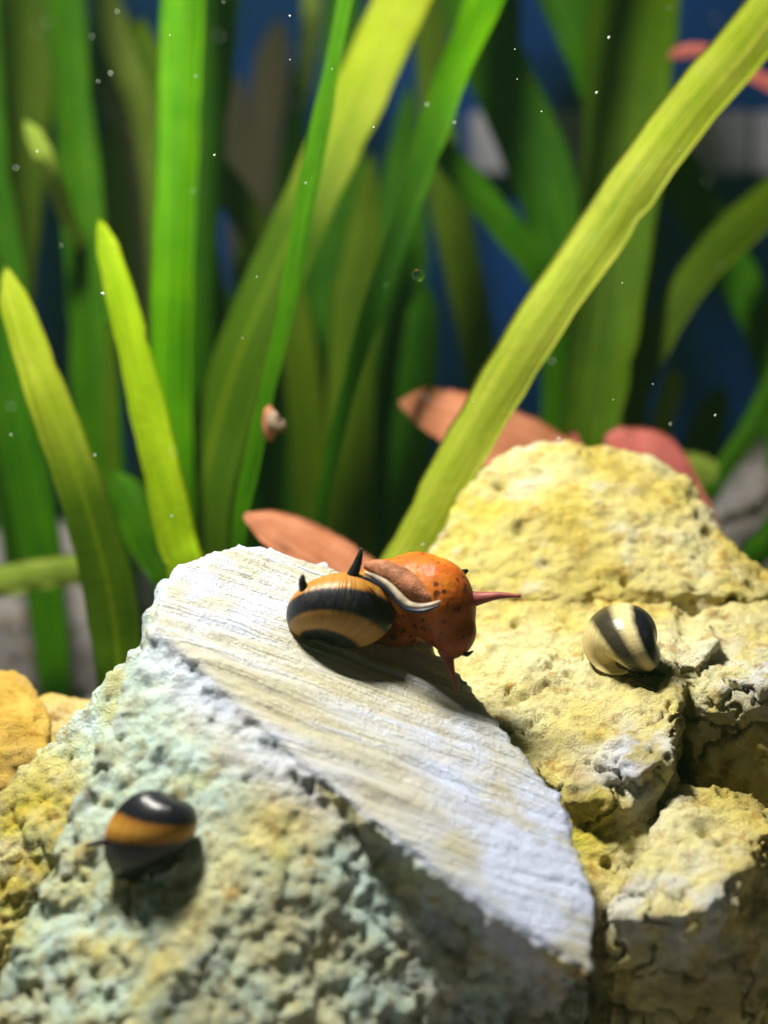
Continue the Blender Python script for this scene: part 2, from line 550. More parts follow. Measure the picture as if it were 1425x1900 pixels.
    d += front_m * (0.45 * p1 * (0.1 + 0.9 * low) + 0.35 * p2 * (0.4 + 0.6 * low) + 0.7 * p3 * low) * sstep(-0.2, 0.3, fbm(co * 0.9 + 44, 2) + 0.05) * (1 - 0.9 * np.exp(-((h + 0.1) / 0.35) ** 2)) * (1 - 0.9 * near(co, P(50, 1500, 18.8), 1.7).clip(0, 1))
    d += front_m * (0.125 * fbm(co * np.array([3.4, 3.4, 2.0]) + 50, 5, 0.60) - 0.06 * (1 - sstep(0.0, 0.16, np.abs(fbm(co * np.array([2.6, 2.6, 1.7]) + 57, 3)))) * low + 0.05 * (0.5 - worley(warp * np.array([4, 4, 3.0]) + 5)[0]))
    # hanging ridges running down the face
    rid = perlin(np.stack([co[:, 0] * 7, co[:, 1] * 2, co[:, 2] * 1.6], 1))
    d += front_m * (0.05 * rid + 0.035 * perlin(np.stack([co[:, 0] * 13, co[:, 1] * 5, co[:, 2] * 3.5], 1)))
    crest0 = np.exp(-((h + 0.05) / 0.28) ** 2) * np.exp(-((n0 @ N - 0.82) / 0.15) ** 2)
    d += crest0 * (0.07 * fbm(co * 3.5 + 90, 3) + 0.02 * (0.45 - worley(co * 3.3 + 15)[0]))
    d *= 1 - 0.7 * near(co, P(880, 1690, 17.0), 1.3) * np.exp(-((h + 0.1) / 0.5) ** 2)
    nd = n0.copy()
    co = co + nd * d[:, None]
    # pock marks on the crest, and a crack across the blade
    for px, py, r, dep in ((358, 1172, 0.07, 0.12), (415, 1360, 0.10, 0.14), (505, 1040, 0.05, 0.06), (690, 1460, 0.05, 0.06)):
        g = near(co, on_plane(px, py), r)
        co = co - N * (g * dep)[:, None]
    ca, cb = on_plane(838, 1375), on_plane(905, 1545)
    cd = (cb - ca) / np.linalg.norm(cb - ca)
    rel = co - ca
    tt = rel @ cd
    off = np.linalg.norm(rel - tt[:, None] * cd, axis=1) + 0.06 * fbm(co * 3, 2)
    crack = np.exp(-(off / 0.06) ** 2) * (tt > -0.1) * (tt < np.linalg.norm(cb - ca))
    co = co - N * (crack * 0.05 * flat)[:, None]
    pale = 1.1 * near(co, P(1010, 1640, 17.5), 1.3) + 0.9 * near(co, P(360, 1080, 19.5), 0.9) + 0.5 * near(co, P(880, 1420, 18.4), 0.8)
    pale = pale * sstep(-0.35, 0.25, fbm(co * 1.7 + 60, 3)) + front_m * 0.25 * sstep(0.1, 0.5, fbm(co * 2.2 + 70, 3))
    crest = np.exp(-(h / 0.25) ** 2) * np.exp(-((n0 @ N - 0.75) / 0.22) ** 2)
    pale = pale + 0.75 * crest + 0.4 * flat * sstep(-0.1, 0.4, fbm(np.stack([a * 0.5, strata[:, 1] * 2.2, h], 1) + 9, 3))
    moss = 0.7 * sstep(0.0, 0.45, fbm(co * 1.4 + 80, 3)) + 0.6 * near(co, P(60, 1750, 17.3), 1.3) * sstep(-0.3, 0.3, fbm(co * 2.4 + 83, 3)) + 0.75 * near(co, P(60, 1500, 18.8), 1.2) * sstep(-0.3, 0.3, fbm(co * 3, 2))
    stain_shade = np.maximum(0, 0.7 * sstep(0.2, 0.55, fbm(co * 2.6 + 100, 3)) * front_m)
    stain_shade += 0.35 * sstep(0.05, 0.4, fbm(co * 0.7 + 12, 3)) * front_m
    stain_shade += 0.75 * near(co, P(930, 1830, 17.9), 1.0) * sstep(-0.35, 0.1, fbm(co * 1.8 + 33, 3)) * front_m  # brown shade under the overhanging blade, painted into the colour
    return finish_rock('porous_stone', me, co, M_rockA, dict(pale=pale * 0.9, moss=0.7 * moss * (1 - 0.6 * flat), stain_shade=stain_shade * (1 - flat), top=flat, strata=strata),
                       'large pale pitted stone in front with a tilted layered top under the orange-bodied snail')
rockA = build_front_stone()

# --- lower right stone: sloping slab with a broken front, a crevice and a projecting block
def build_slab_stone():
    bm = bmesh.new()
    Q = lambda x, y, d: P(x, y, d - 0.6)
    # main sloping slab
    add_hull(bm, [Q(760, 1115, 23.2), Q(880, 1088, 23.3), Q(1000, 1084, 23.3), Q(1130, 1090, 23.2), Q(1250, 1098, 23.0),
                  Q(830, 1300, 21.0), Q(960, 1400, 20.0), Q(1050, 1490, 19.5), Q(1120, 1480, 19.4), Q(1240, 1410, 19.5), Q(1252, 1345, 19.9), Q(1250, 1260, 20.8),
                  Q(1060, 1620, 20.0), Q(1180, 1600, 20.0), Q(1240, 1500, 20.3), Q(900, 1600, 20.8), Q(850, 1500, 22), Q(1200, 1600, 22.0), Q(1300, 1150, 23.0), Q(1000, 1700, 22)])
    # face below the slab
    add_hull(bm, [Q(1040, 1470, 19.9), Q(1200, 1470, 19.9), Q(1190, 1600, 19.45), Q(1120, 1700, 18.9), Q(1080, 1640, 19.1), Q(1160, 1830, 19.6), Q(1060, 1900, 19.8), Q(1150, 2100, 19.8), Q(1000, 2000, 21),
                  Q(1250, 1700, 21.5), Q(1250, 2100, 21.0), Q(900, 1700, 21.5), Q(900, 2100, 21)])
    # upper right block
    add_hull(bm, [Q(1225, 1170, 22.2), Q(1320, 1130, 22.6), Q(1480, 1110, 22.8), Q(1560, 1180, 22.5), Q(1290, 1250, 21.2), Q(1340, 1285, 20.9), Q(1430, 1270, 20.7), Q(1540, 1300, 20.6),
                  Q(1280, 1340, 21.2), Q(1290, 1470, 21.5), Q(1450, 1500, 21.4), Q(1560, 1500, 21.2), Q(1250, 1500, 23), Q(1560, 1500, 23.5), Q(1350, 1130, 24), Q(1560, 1150, 24)])
    # knob between snail and block
    add_hull(bm, [Q(1260, 1190, 21.7), Q(1320, 1150, 21.9), Q(1335, 1190, 21.3), Q(1290, 1240, 21.1), Q(1240, 1230, 21.4), Q(1300, 1260, 22.2), Q(1250, 1200, 22.6), Q(1340, 1230, 22.5)])
    # projecting block, lower right
    add_hull(bm, [Q(1262, 1455, 19.9), Q(1320, 1462, 19.9), Q(1395, 1468, 20.0), Q(1450, 1520, 19.9), Q(1430, 1545, 19.1), Q(1385, 1590, 18.7), Q(1300, 1690, 18.1), Q(1240, 1700, 18.1), Q(1190, 1600, 18.9), Q(1150, 1660, 18.7),
                  Q(1130, 1705, 18.4), Q(1250, 1740, 18.5), Q(1390, 1660, 19.0), Q(1480, 1700, 19.2), Q(1300, 1900, 19.3), Q(1480, 1900, 19.5), Q(1130, 1900, 19.4), Q(1300, 2150, 19.6), Q(1500, 2150, 19.8),
                  Q(1130, 2150, 19.6), Q(1450, 1600, 21.5), Q(1500, 2150, 21.5), Q(1180, 1800, 21.5), Q(1180, 2150, 21.5)])
    # footing
    add_hull(bm, [Q(1050, 1650, 21), Q(1500, 1500, 22), Q(850, 1400, 22.8), Q(1000, 1200, 23.6), Q(1450, 1200, 23.6)] + [Vector((x, y, 0)) for x in (1.2, 6.2) for y in (-1.6, 2.6)])
    me, co, e = remesh(bm, 0.036, 7)
    n0 = normals(me, co)
    up = sstep(0.3, 0.75, n0[:, 2])
    d = 0.13 * fbm(co * 0.9 + 200, 3) + 0.10 * fbm(co * 2.2 + 210, 3) + 0.09 * fbm(co * 5.0 + 220, 4, 0.6)
    lump, lc = worley(co * 2.8 + 0.5 * np.stack([fbm(co * 2 + 7, 2), fbm(co * 2 + 77, 2), fbm(co * 2 + 177, 2)], 1) + 31)
    d += 0.07 * (0.5 - lump) * sstep(-0.2, 0.3, fbm(co * 0.9 + 215, 2))
    p1, m1 = pits(co, n0, 2.2, 0.16, 0.13, 0.80, (1, 1, 0.9), 31)
    d += p1
    rid = np.abs(fbm(co * 1.7 + 230, 3))
    d -= 0.20 * (1 - sstep(0.0, 0.055, rid)) * sstep(-0.15, 0.25, fbm(co * 0.7 + 250, 2))
    d += (1 - up) * 0.05 * perlin(np.stack([co[:, 0] * 6, co[:, 1] * 2, co[:, 2] * 1.5], 1))
    co = co + n0 * d[:, None]
    for px, py, dd, r, dep in ((945, 1298, 21.0, 0.09, 0.22), (975, 1290, 21.0, 0.07, 0.18), (1130, 1465, 19.5, 0.12, 0.3), (1165, 1468, 19.5, 0.12, 0.25), (1310, 1535, 19.0, 0.10, 0.25), (1340, 1560, 18.9, 0.08, 0.2), (1160, 1080, 22.6, 0.05, 0.1), (1225, 1255, 21.3, 0.09, 0.25)):
        hit = P(px, py, dd)
        i = np.argmin(np.linalg.norm(np.cross(co - np.array(CAM[:]), np.array(ray(px, py)[:])), axis=1) + 0.02 * np.linalg.norm(co - np.array(CAM[:]), axis=1))
        g = near(co, co[i], r)
        co = co - n0 * (g * dep)[:, None]
    pale = 0.8 * near(co, P(1180, 1410, 19.0), 0.55) + 0.6 * near(co, P(1290, 1690, 17.5), 0.7) + 0.55 * near(co, P(1400, 1230, 20.4), 0.7) + 0.4 * near(co, P(1150, 1680, 18.0), 0.4)
    pale *= sstep(-0.3, 0.2, fbm(co * 2.5 + 300, 3))
    moss = 0.28 * sstep(-0.1, 0.4, fbm(co * 1.2 + 310, 3)) + 0.9 * near(co, P(1090, 1560, 19.0), 0.32)
    stain_shade = 0.5 * sstep(0.25, 0.6, fbm(co * 2.2 + 320, 3)) + 0.45 * sstep(0.1, 0.4, fbm(co * 0.8 + 325, 3)) + 0.5 * near(co, P(1000, 1280, 20.4), 0.4) * sstep(-0.2, 0.3, fbm(co * 4, 2))
    return finish_rock('slab_stone', me, co, M_rockB, dict(pale=pale, moss=moss, stain_shade=stain_shade),
                       'rugged cream stone at right with a crevice, carrying the small black and cream snail')
rockB = build_slab_stone()

def build_dome_stone():
    bm = bmesh.new()
    Q = lambda x, y, d: P(x, y, d - 0.75)
    sil = [(800, 1025, 23.9), (835, 960, 24.1), (868, 900, 24.3), (925, 850, 24.5), (1000, 820, 24.6), (1060, 815, 24.7), (1130, 832, 24.7), (1205, 848, 24.6), (1278, 878, 24.5), (1328, 945, 24.3), (1345, 985, 24.0), (1400, 1045, 23.7), (1450, 1085, 23.5)]
    s3 = [Q(*q) for q in sil]
    add_hull(bm, s3[:11] + [p + Vector((0, 1.6, -0.7)) for p in s3[:11]] +
             [Q(960, 960, 23.6), Q(1100, 930, 23.6), Q(1230, 960, 23.5), Q(830, 1100, 23.2), Q(1000, 1110, 22.9), Q(1200, 1110, 22.9), Q(1330, 1090, 23.0), Q(800, 1130, 23.6), Q(850, 1400, 24), Q(1350, 1400, 23.6),
              Q(850, 1400, 26), Q(1350, 1400, 26)])
    add_hull(bm, [Q(1180, 985, 23.7), Q(1280, 965, 23.9), Q(1330, 985, 23.9), Q(1400, 1045, 23.6), Q(1470, 1095, 23.4), Q(1400, 1105, 22.9), Q(1300, 1095, 22.8), Q(1150, 1090, 22.9), Q(1200, 1300, 23.5), Q(1480, 1300, 23.5), Q(1300, 1050, 25.2), Q(1480, 1200, 25.2), Q(1200, 1300, 25)])
    add_hull(bm, [Q(850, 1300, 23.8), Q(1400, 1250, 23.8)] + [Vector((x, y, 0)) for x in (1.0, 6.0) for y in (3.2, 5.2)] + [Q(950, 1000, 25), Q(1300, 1000, 25)])
    me, co, e = remesh(bm, 0.04, 12)
    n0 = normals(me, co)
    d = 0.08 * fbm(co * 0.9 + 400, 3) + 0.07 * fbm(co * 2.4 + 410, 3) + 0.085 * fbm(co * np.array([4.0, 5.5, 7.0]) + 420, 4, 0.6)
    lump, lc = worley(co * np.array([2.6, 3, 3.4]) + 0.5 * np.stack([fbm(co * 2 + 7, 2), fbm(co * 2 + 77, 2), fbm(co * 2 + 177, 2)], 1) + 51)
    d += 0.08 * (0.5 - lump) * sstep(-0.3, 0.2, fbm(co * 0.9 + 415, 2))
    p1, m1 = pits(co, n0, 2.0, 0.13, 0.12, 0.85, (1, 1, 1.1), 51)
    d += p1
    co = co + n0 * d[:, None]
    for px, py, r, dep in ((925, 900, 0.10, 0.25), (965, 985, 0.12, 0.18), (1160, 1078, 0.07, 0.2), (1290, 1090, 0.07, 0.2)):
        i = np.argmin(np.linalg.norm(np.cross(co - np.array(CAM[:]), np.array(ray(px, py)[:])), axis=1) + 0.05 * np.linalg.norm(co - np.array(CAM[:]), axis=1))
        g = near(co, co[i], r)
        co = co - n0 * (g * dep)[:, None]
    moss = 0.30 * sstep(-0.1, 0.4, fbm(co * 1.3 + 430, 3)) + 0.5 * near(co, P(850, 1010, 23.0), 0.9)
    stain_shade = 0.45 * sstep(0.25, 0.6, fbm(co * 2.4 + 440, 3))
    return finish_rock('dome_stone', me, co, M_rockB, dict(moss=moss, stain_shade=stain_shade, pale=0.25 * sstep(0.1, 0.5, fbm(co * 2 + 450, 3))),
                       'rounded yellow-cream stone rising behind the slab at right')
rockD = build_dome_stone()

def build_left_stone():
    bm = bmesh.new()
    add_hull(bm, [P(-160, 1300, 22.0), P(-60, 1240, 22.3), P(10, 1238, 22.3), P(60, 1262, 22.2), P(85, 1300, 21.8), P(30, 1330, 21.2), P(90, 1400, 20.9), P(-60, 1400, 20.9), P(-160, 1480, 20.8), P(60, 1600, 21.0),
                  P(-160, 1700, 21.2), P(110, 1600, 22), P(0, 1300, 23.5), P(-160, 1700, 23.5), P(110, 1700, 23.5)])
    add_hull(bm, [P(60, 1290, 22.4), P(120, 1290, 22.6), P(175, 1298, 22.7), P(240, 1330, 22.6), P(160, 1400, 22.0), P(60, 1400, 21.8), P(60, 1600, 22.2), P(250, 1600, 22.2), P(100, 1300, 23.6), P(250, 1600, 23.6), P(60, 1600, 23.6)])
    add_hull(bm, [P(-100, 1500, 22), P(150, 1500, 22.4)] + [Vector((x, y, 0)) for x in (-6.6, -2.8) for y in (0.6, 4.0)])
    me, co, e = remesh(bm, 0.06, 6)
    n0 = normals(me, co)
    d = 0.10 * fbm(co * 1.0 + 500, 3) + 0.07 * fbm(co * 2.6 + 510, 3) + 0.04 * fbm(co * 6 + 520, 2)
    p1, m1 = pits(co, n0, 3.0, 0.28, 0.08, 0.6, (1, 1, 1), 71)
    co = co + n0 * (d + p1)[:, None]
    return finish_rock('ochre_stone', me, co, M_rockC, dict(stain_shade=0.5 * sstep(0.2, 0.6, fbm(co * 2 + 530, 3)), pale=0.0 * d),
                       'small ochre-yellow stone at the left edge behind the pitted stone')
rockC = build_left_stone()

# grey stones far behind, out of focus
def far_stone(pts, seed, label):
    bm = bmesh.new()
    base = [P(*q) for q in pts]
    add_hull(bm, base + [p + Vector((0, 1.8, -0.3)) for p in base] + [Vector((p.x * 1.02, p.y + 0.4, 0)) for p in base])
    me, co, e = remesh(bm, 0.14, 4)
    n0 = normals(me, co)
    co = co + n0 * (0.25 * fbm(co * 0.8 + seed, 3) + 0.1 * fbm(co * 2.5 + seed, 2))[:, None]
    return finish_rock('grey_stone', me, co, M_rockD, {}, label)
far_stone([(1290, 930, 33), (1340, 850, 33.5), (1420, 790, 34), (1520, 770, 34), (1560, 900, 33), (1330, 1000, 32)], 610, 'blurred grey stone at the right edge behind the dome stone')
far_stone([(-60, 1000, 33), (60, 960, 33.5), (150, 985, 33.5), (240, 1050, 33), (240, 1150, 32), (-60, 1150, 32)], 620, 'blurred grey stone at the left behind the green leaf stems')

# ------------------------------------------------------------------ leaves
def catmull(pts, n):
    pts = [np.array(p, dtype=float) for p in pts]
    pts = [2 * pts[0] - pts[1]] + pts + [2 * pts[-1] - pts[-2]]
    out = []
    segs = len(pts) - 3
    for k in range(n + 1):
        t = k / n * segs
        i = min(int(t), segs - 1)
        t -= i
        p0, p1, p2, p3 = pts[i:i + 4]
        out.append(0.5 * ((2 * p1) + (-p0 + p2) * t + (2 * p0 - 5 * p1 + 4 * p2 - p3) * t * t + (-p0 + 3 * p1 - 3 * p2 + p3) * t ** 3))
    return np.array(out)

leaf_rng = random.Random(11)
def leaf(parent, ctrl, mat, yaw=0.0, root=True, curl=0.12, tip=False, name='leaf', label=None, thick=0.022, wave=0.02, pitch=0.0, blunt=0.62):
    """ctrl: (px, py, depth, width in photograph pixels) from the tip or top end downwards"""
    far = lambda d: d if d < 25 else min(d + (d - 25) * 0.8, max(d, 44))
    pts = [list(P(c[0], c[1], far(c[2]))) + [c[3] * far(c[2]) / FPX] for c in ctrl]
    if root and pts[-1][2] > 0.4:
        x, y, z, w = pts[-1]
        px_, py_, pz_, _ = pts[-2]
        k = 0.35 * z / max(0.5, abs(pz_ - z))
        pts.append([x + (x - px_) * min(k, 0.8) * 0.5, y + 0.2, z * 0.45, w * 0.95])
        pts.append([x + (x - px_) * min(k, 0.8) * 0.6, y + 0.3, 0.0, w * 0.7])
    n = 44
    c = catmull(pts, n)
    cen, wid = c[:, :3], np.maximum(c[:, 3], 0.01)
    if tip:
        s = np.linspace(0, 1, n + 1)
        wid = wid * np.clip(np.clip(s / (0.10 if tip is True else tip), 0, 1) ** blunt, 0.04, 1)
    tan = np.gradient(cen, axis=0)
    tan /= np.linalg.norm(tan, axis=1)[:, None]
    view = np.array([math.sin(yaw), math.cos(yaw), -pitch])
    side = np.cross(tan, view)
    side /= np.linalg.norm(side, axis=1)[:, None]
    nor = np.cross(side, tan)
    M = 8
    ph = leaf_rng.uniform(0, 6.3)
    nick = [leaf_rng.random() if leaf_rng.random() < 0.08 else 0 for _ in range(n + 1)]
    V, F, UV = [], [], []
    for lay in (0, 1):
        for k in range(n + 1):
            for j in range(M + 1):
                u = j / M * 2 - 1
                w = wid[k] * 0.5
                ripple = wave * math.sin(k * 0.7 + ph + 1.5 * u) * abs(u)
                off = curl * wid[k] * (u * u) + ripple + (thick * 0.5 * (1 - 0.85 * u * u)) * (1 if lay else -1)
                rag = 1 + 0.02 * math.sin(k * 1.9 + ph * 3) + 0.015 * math.sin(k * 0.83 + ph) - (0.12 * nick[k] if u > 0.7 else 0) - (0.12 * nick[-k - 1] if u < -0.7 else 0)
                V.append(cen[k] + side[k] * (u * w * rag) + nor[k] * off)
                UV.append((j / M, k / n * 8))
    row = M + 1
    tot = (n + 1) * row
    for lay in (0, 1):
        for k in range(n):
            for j in range(M):
                a = lay * tot + k * row + j
                f = (a, a + 1, a + row + 1, a + row)
                F.append(f if lay else f[::-1])
    for k in range(n):
        for j in (0, M):
            a = k * row + j
            f = (a, a + row, a + row + tot, a + tot)
            F.append(f if j == 0 else f[::-1])
    for k in (0, n):
        for j in range(M):
            a = k * row + j
            f = (a, a + tot, a + 1 + tot, a + 1)
            F.append(f if k == 0 else f[::-1])
    me = bpy.data.meshes.new(name)
    me.from_pydata([tuple(v) for v in V], [], F)
    uvl = me.uv_layers.new(name='UVMap')
    li = np.empty(len(me.loops), dtype=np.int32)
    me.loops.foreach_get('vertex_index', li)
    uvl.data.foreach_set('uv', np.array(UV)[li].ravel())
    o = link(name, me, mat, parent)
    if label: o['label'] = label
    return o

def plant(px, d, label, leaves, group='strap-leaved water plants behind the stones'):
    g = P(px, 950, d)
    root = empty('eelgrass_plant', (g.x, g.y, 0))
    tag(root, label, 'water plant', group)
    for spec in leaves:
        mat, ctrl = spec[0], spec[1]
        kw = spec[2] if len(spec) > 2 else {}
        leaf(root, ctrl, mat, **kw)
    return root

plant(770, 24, 'water plant whose long yellow-green leaf crosses diagonally to the top right corner', [
    (L_yel, [(1560, -160, 25.0, 95), (1425, 25, 24.7, 100), (1290, 185, 24.4, 100), (1190, 320, 24.2, 98), (1105, 445, 24.1, 97), (1005, 590, 24.0, 95), (910, 745, 24.0, 92), (835, 880, 24.0, 88), (765, 1015, 24.0, 84), (720, 1110, 24.0, 80)], dict(yaw=0.25, curl=0.10)),
])
plant(330, 26, 'water plant with a short lime-yellow pointed leaf left of the pitted stone peak', [
    (L_lime, [(184, 405, 25.2, 34), (200, 470, 25.1, 50), (232, 590, 25.0, 62), (262, 720, 24.9, 70), (292, 850, 24.8, 76), (325, 1000, 24.8, 78), (345, 1080, 24.8, 76)], dict(tip=True, yaw=0.2)),
    (L_green, [(205, 870, 26.5, 40), (240, 930, 26.4, 80), (285, 1010, 26.3, 95), (330, 1090, 26.2, 95)], dict(tip=True)),
])
plant(215, 25, 'water plant with a yellow-green leaf whose blunt tip leans at the left edge', [
    (L_turn_shade, [(10, 492, 25.0, 40), (28, 560, 24.9, 58), (68, 680, 24.8, 72), (112, 800, 24.8, 80), (155, 920, 24.8, 88), (195, 1060, 24.9, 95), (215, 1180, 25.0, 92), (222, 1270, 25.0, 85)], dict(tip=True, yaw=-0.25)),
    (L_pale, [(-60, 1092, 27.0, 62), (0, 1080, 27.0, 62), (80, 1064, 27.0, 60), (150, 1058, 27.1, 58), (230, 1070, 27.3, 50)], dict(root=False)),
])
plant(320, 28, 'water plant with a tall bright green upright leaf left of centre', [
    (L_mid, [(352, -300, 28.0, 84), (345, -100, 27.6, 82), (338, 60, 27.4, 82), (332, 250, 27.2, 80), (322, 480, 27.0, 78), (318, 700, 27.0, 78), (325, 900, 27.0, 75)], dict(yaw=-0.3, curl=0.15)),
    (L_deep, [(425, -250, 29.5, 70), (410, 0, 29.3, 68), (392, 200, 29.2, 66), (372, 420, 29, 64), (360, 700, 29, 62)], {}),
    (L_olive, [(250, 40, 30, 40), (330, 220, 30, 60), (400, 320, 30, 62), (470, 420, 30, 66), (520, 520, 30, 70), (560, 700, 30, 70)], {}),
    (L_olive, [(365, 200, 29.5, 40), (385, 500, 29.5, 60), (400, 650, 29.5, 60), (420, 900, 29.5, 60)], dict(tip=0.25)),
])
plant(180, 29, 'water plant with a wide deep green leaf rising at the upper left', [
    (L_green, [(100, -300, 30, 80), (112, -60, 29.6, 82), (128, 150, 29.4, 84), (145, 350, 29.2, 90), (160, 560, 29.1, 96), (178, 800, 29.0, 100), (200, 1050, 29, 95)], dict(yaw=0.3)),
    (L_olive, [(40, -300, 31, 160), (32, -50, 31, 165), (25, 200, 31, 150), (15, 420, 31, 120), (10, 640, 31, 100)], dict(yaw=0.3)),
    (L_olive, [(205, 600, 28, 16), (203, 750, 28, 20), (206, 860, 28, 20), (215, 1000, 28, 18)], {}),
    (L_pale, [(45, 222, 27.5, 22), (68, 262, 27.5, 36), (90, 310, 27.6, 34), (120, 400, 28.2, 34), (160, 520, 29.5, 30)], dict(tip=True)),
])
plant(70, 27, 'water plant with dark green stems low at the left edge', [
    (L_deep, [(-40, 480, 28, 70), (-5, 640, 28, 76), (30, 800, 28, 84), (62, 960, 28, 84), (85, 1120, 28, 70), (100, 1260, 28, 60)], {}),
    (L_deep, [(-60, -200, 29, 80), (-30, 300, 29, 90), (0, 520, 29, 95), (20, 720, 29, 100), (40, 960, 29, 90)], {}),
])
plant(380, 27, 'water plant with a broad leaf curving from the top centre down to the left', [
    (L_turn_shade, [(850, -320, 28.6, 112), (790, -130, 28.2, 116), (728, 20, 27.8, 118), (655, 180, 27.5, 116), (585, 335, 27.3, 112), (520, 480, 27.3, 112), (455, 630, 27.3, 118), (405, 780, 27.4, 120), (370, 950, 27.4, 114)], dict(yaw=0.4)),
])
plant(450, 24, 'water plant with a thin bright green leaf seen edge-on above the peak', [
    (L_green, [(680, -280, 25.2, 36), (652, -80, 25.0, 34), (620, 90, 24.8, 36), (590, 240, 24.7, 42), (562, 380, 24.6, 48), (535, 540, 24.5, 40), (500, 700, 24.4, 36), (465, 860, 24.4, 36), (440, 1010, 24.4, 34)], dict(yaw=0.5)),
])
plant(600, 25, 'water plant with a green leaf arching from the upper right down behind the main snail', [
    (L_fresh_shade, [(990, -300, 27.2, 84), (935, -120, 26.8, 84), (880, 30, 26.4, 80), (830, 150, 26.1, 72), (783, 290, 25.9, 64), (735, 440, 25.7, 54), (690, 570, 25.6, 46), (650, 700, 25.6, 36), (618, 830, 25.6, 30), (592, 980, 25.6, 26)], dict(yaw=0.5)),
])
plant(640, 30, 'dark green water plant filling the shade behind the main snail', [
    (L_deep, [(640, -100, 31, 60), (630, 200, 31, 80), (620, 450, 31, 110), (600, 700, 31, 120), (580, 950, 31, 115)], {}),
    (L_deep, [(760, 150, 31.5, 90), (740, 400, 31.5, 120), (715, 650, 31.5, 130), (690, 950, 31.5, 120)], dict(tip=0.25)),
    (L_deep, [(560, 330, 32, 90), (540, 560, 32, 120), (520, 760, 32, 120), (510, 960, 32, 110)], dict(tip=0.25)),
    (L_olive, [(690, 280, 30, 80), (670, 480, 30, 90), (650, 720, 30, 90), (650, 980, 30, 85)], dict(tip=0.25)),
    (L_deep, [(790, 520, 30.5, 50), (780, 640, 30.5, 70), (765, 800, 30.5, 80), (745, 980, 30.5, 80)], dict(tip=True)),
    (L_deep, [(470, 380, 32.5, 80), (455, 600, 32.5, 110), (440, 800, 32.5, 110), (440, 980, 32.5, 100)], dict(tip=0.25)),
    (L_deep, [(560, 150, 33, 50), (545, 330, 33, 70), (530, 600, 33, 80), (520, 900, 33, 80)], dict(tip=0.25)),
])
plant(1090, 28, 'water plant with a very broad upright green leaf behind the dome stone', [
    (L_dusk, [(1190, -350, 29.5, 185), (1178, -100, 29.0, 180), (1165, 100, 28.6, 172), (1148, 320, 28.3, 158), (1125, 560, 28.0, 135), (1100, 740, 27.9, 118), (1085, 860, 27.9, 105)], dict(yaw=0.4, curl=0.08)),
    (L_deep, [(980, -250, 30, 100), (1030, -60, 30, 100), (1085, 70, 30, 95), (1125, 190, 30.2, 85), (1150, 330, 30.5, 75)], dict(root=False)),
    (L_olive, [(1250, -260, 29.5, 60), (1215, 150, 29.5, 60), (1190, 400, 29.3, 70), (1165, 620, 29.2, 75), (1145, 820, 29.2, 70)], {}),
])
plant(1010, 30, 'water plant with a dark leaf bending from the top centre behind the diagonal leaf', [
    (L_deep, [(800, -260, 30.5, 100), (850, -80, 30.5, 110), (905, 90, 30.4, 120), (965, 230, 30.3, 122), (1015, 360, 30.2, 115), (1040, 500, 30.2, 100), (1045, 680, 30.2, 85), (1035, 860, 30.2, 75)], dict(yaw=0.3)),
    (L_deep, [(790, 250, 29, 40), (835, 300, 29, 56), (890, 365, 29, 62), (945, 430, 29, 62), (995, 500, 29, 58), (1030, 600, 29.2, 54)], dict(yaw=0.4)),
    (L_olive, [(790, -260, 31, 60), (800, 60, 31, 64), (820, 300, 31, 70), (850, 460, 31, 74), (880, 600, 31, 70), (900, 780, 31, 64)], {}),
    (L_deep, [(930, -200, 31.5, 40), (945, 20, 31.5, 44), (940, 140, 31.5, 44)], dict(root=False)),
])
plant(1200, 28, 'olive water plant at right with leaves crossing in an open fork', [
    (L_olive, [(1600, 250, 28.8, 84), (1510, 310, 28.6, 82), (1425, 375, 28.5, 80), (1340, 450, 28.4, 76), (1268, 540, 28.3, 66), (1215, 640, 28.3, 58), (1175, 760, 28.3, 52)], dict(yaw=0.4)),
    (L_deep, [(1190, 200, 29.5, 80), (1260, 330, 29.5, 88), (1330, 450, 29.4, 86), (1390, 560, 29.3, 74), (1430, 680, 29.3, 62), (1450, 820, 29.3, 60)], dict(yaw=0.4)),
])
plant(1330, 30, 'low green water plant right of the dome stone', [
    (L_green, [(1520, 560, 29, 50), (1440, 710, 28.8, 50), (1385, 810, 28.7, 46), (1330, 890, 28.7, 40), (1290, 980, 28.8, 36)], {}),
    (L_olive, [(1345, 715, 30, 46), (1315, 790, 30, 60), (1285, 870, 30, 60), (1270, 950, 30, 50)], dict(tip=True)),
    (L_pale, [(1255, 680, 29.5, 30), (1245, 730, 29.5, 44), (1225, 800, 29.5, 44), (1215, 880, 29.5, 40)], dict(tip=True)),
    (L_pale, [(1230, 860, 28, 50), (1290, 870, 28, 60), (1330, 880, 28, 40)], dict(root=False)),
    (L_green, [(1500, 900, 27, 60), (1430, 1000, 27, 60), (1390, 1060, 27, 50)], {}),
])
plant(270, 34, 'pale blurred water plant with mottled leaves far back at the upper left', [
    (L_pale, [(175, -60, 33, 50), (210, 50, 33, 58), (240, 130, 33, 60), (262, 200, 33.2, 54), (275, 270, 33.4, 50), (290, 400, 33.6, 44)], {}),
    (L_brown, [(160, 130, 34, 40), (200, 180, 34, 54), (240, 230, 34, 54), (262, 330, 34, 44)], {}),
    (L_olive, [(180, -100, 34.5, 50), (230, 420, 34.5, 60), (255, 520, 34.5, 70), (270, 700, 34.5, 70)], {}),
    (L_pale, [(570, -80, 33, 34), (578, 20, 33, 36), (572, 90, 33, 34), (560, 200, 33.2, 26)], dict(root=False)),
])
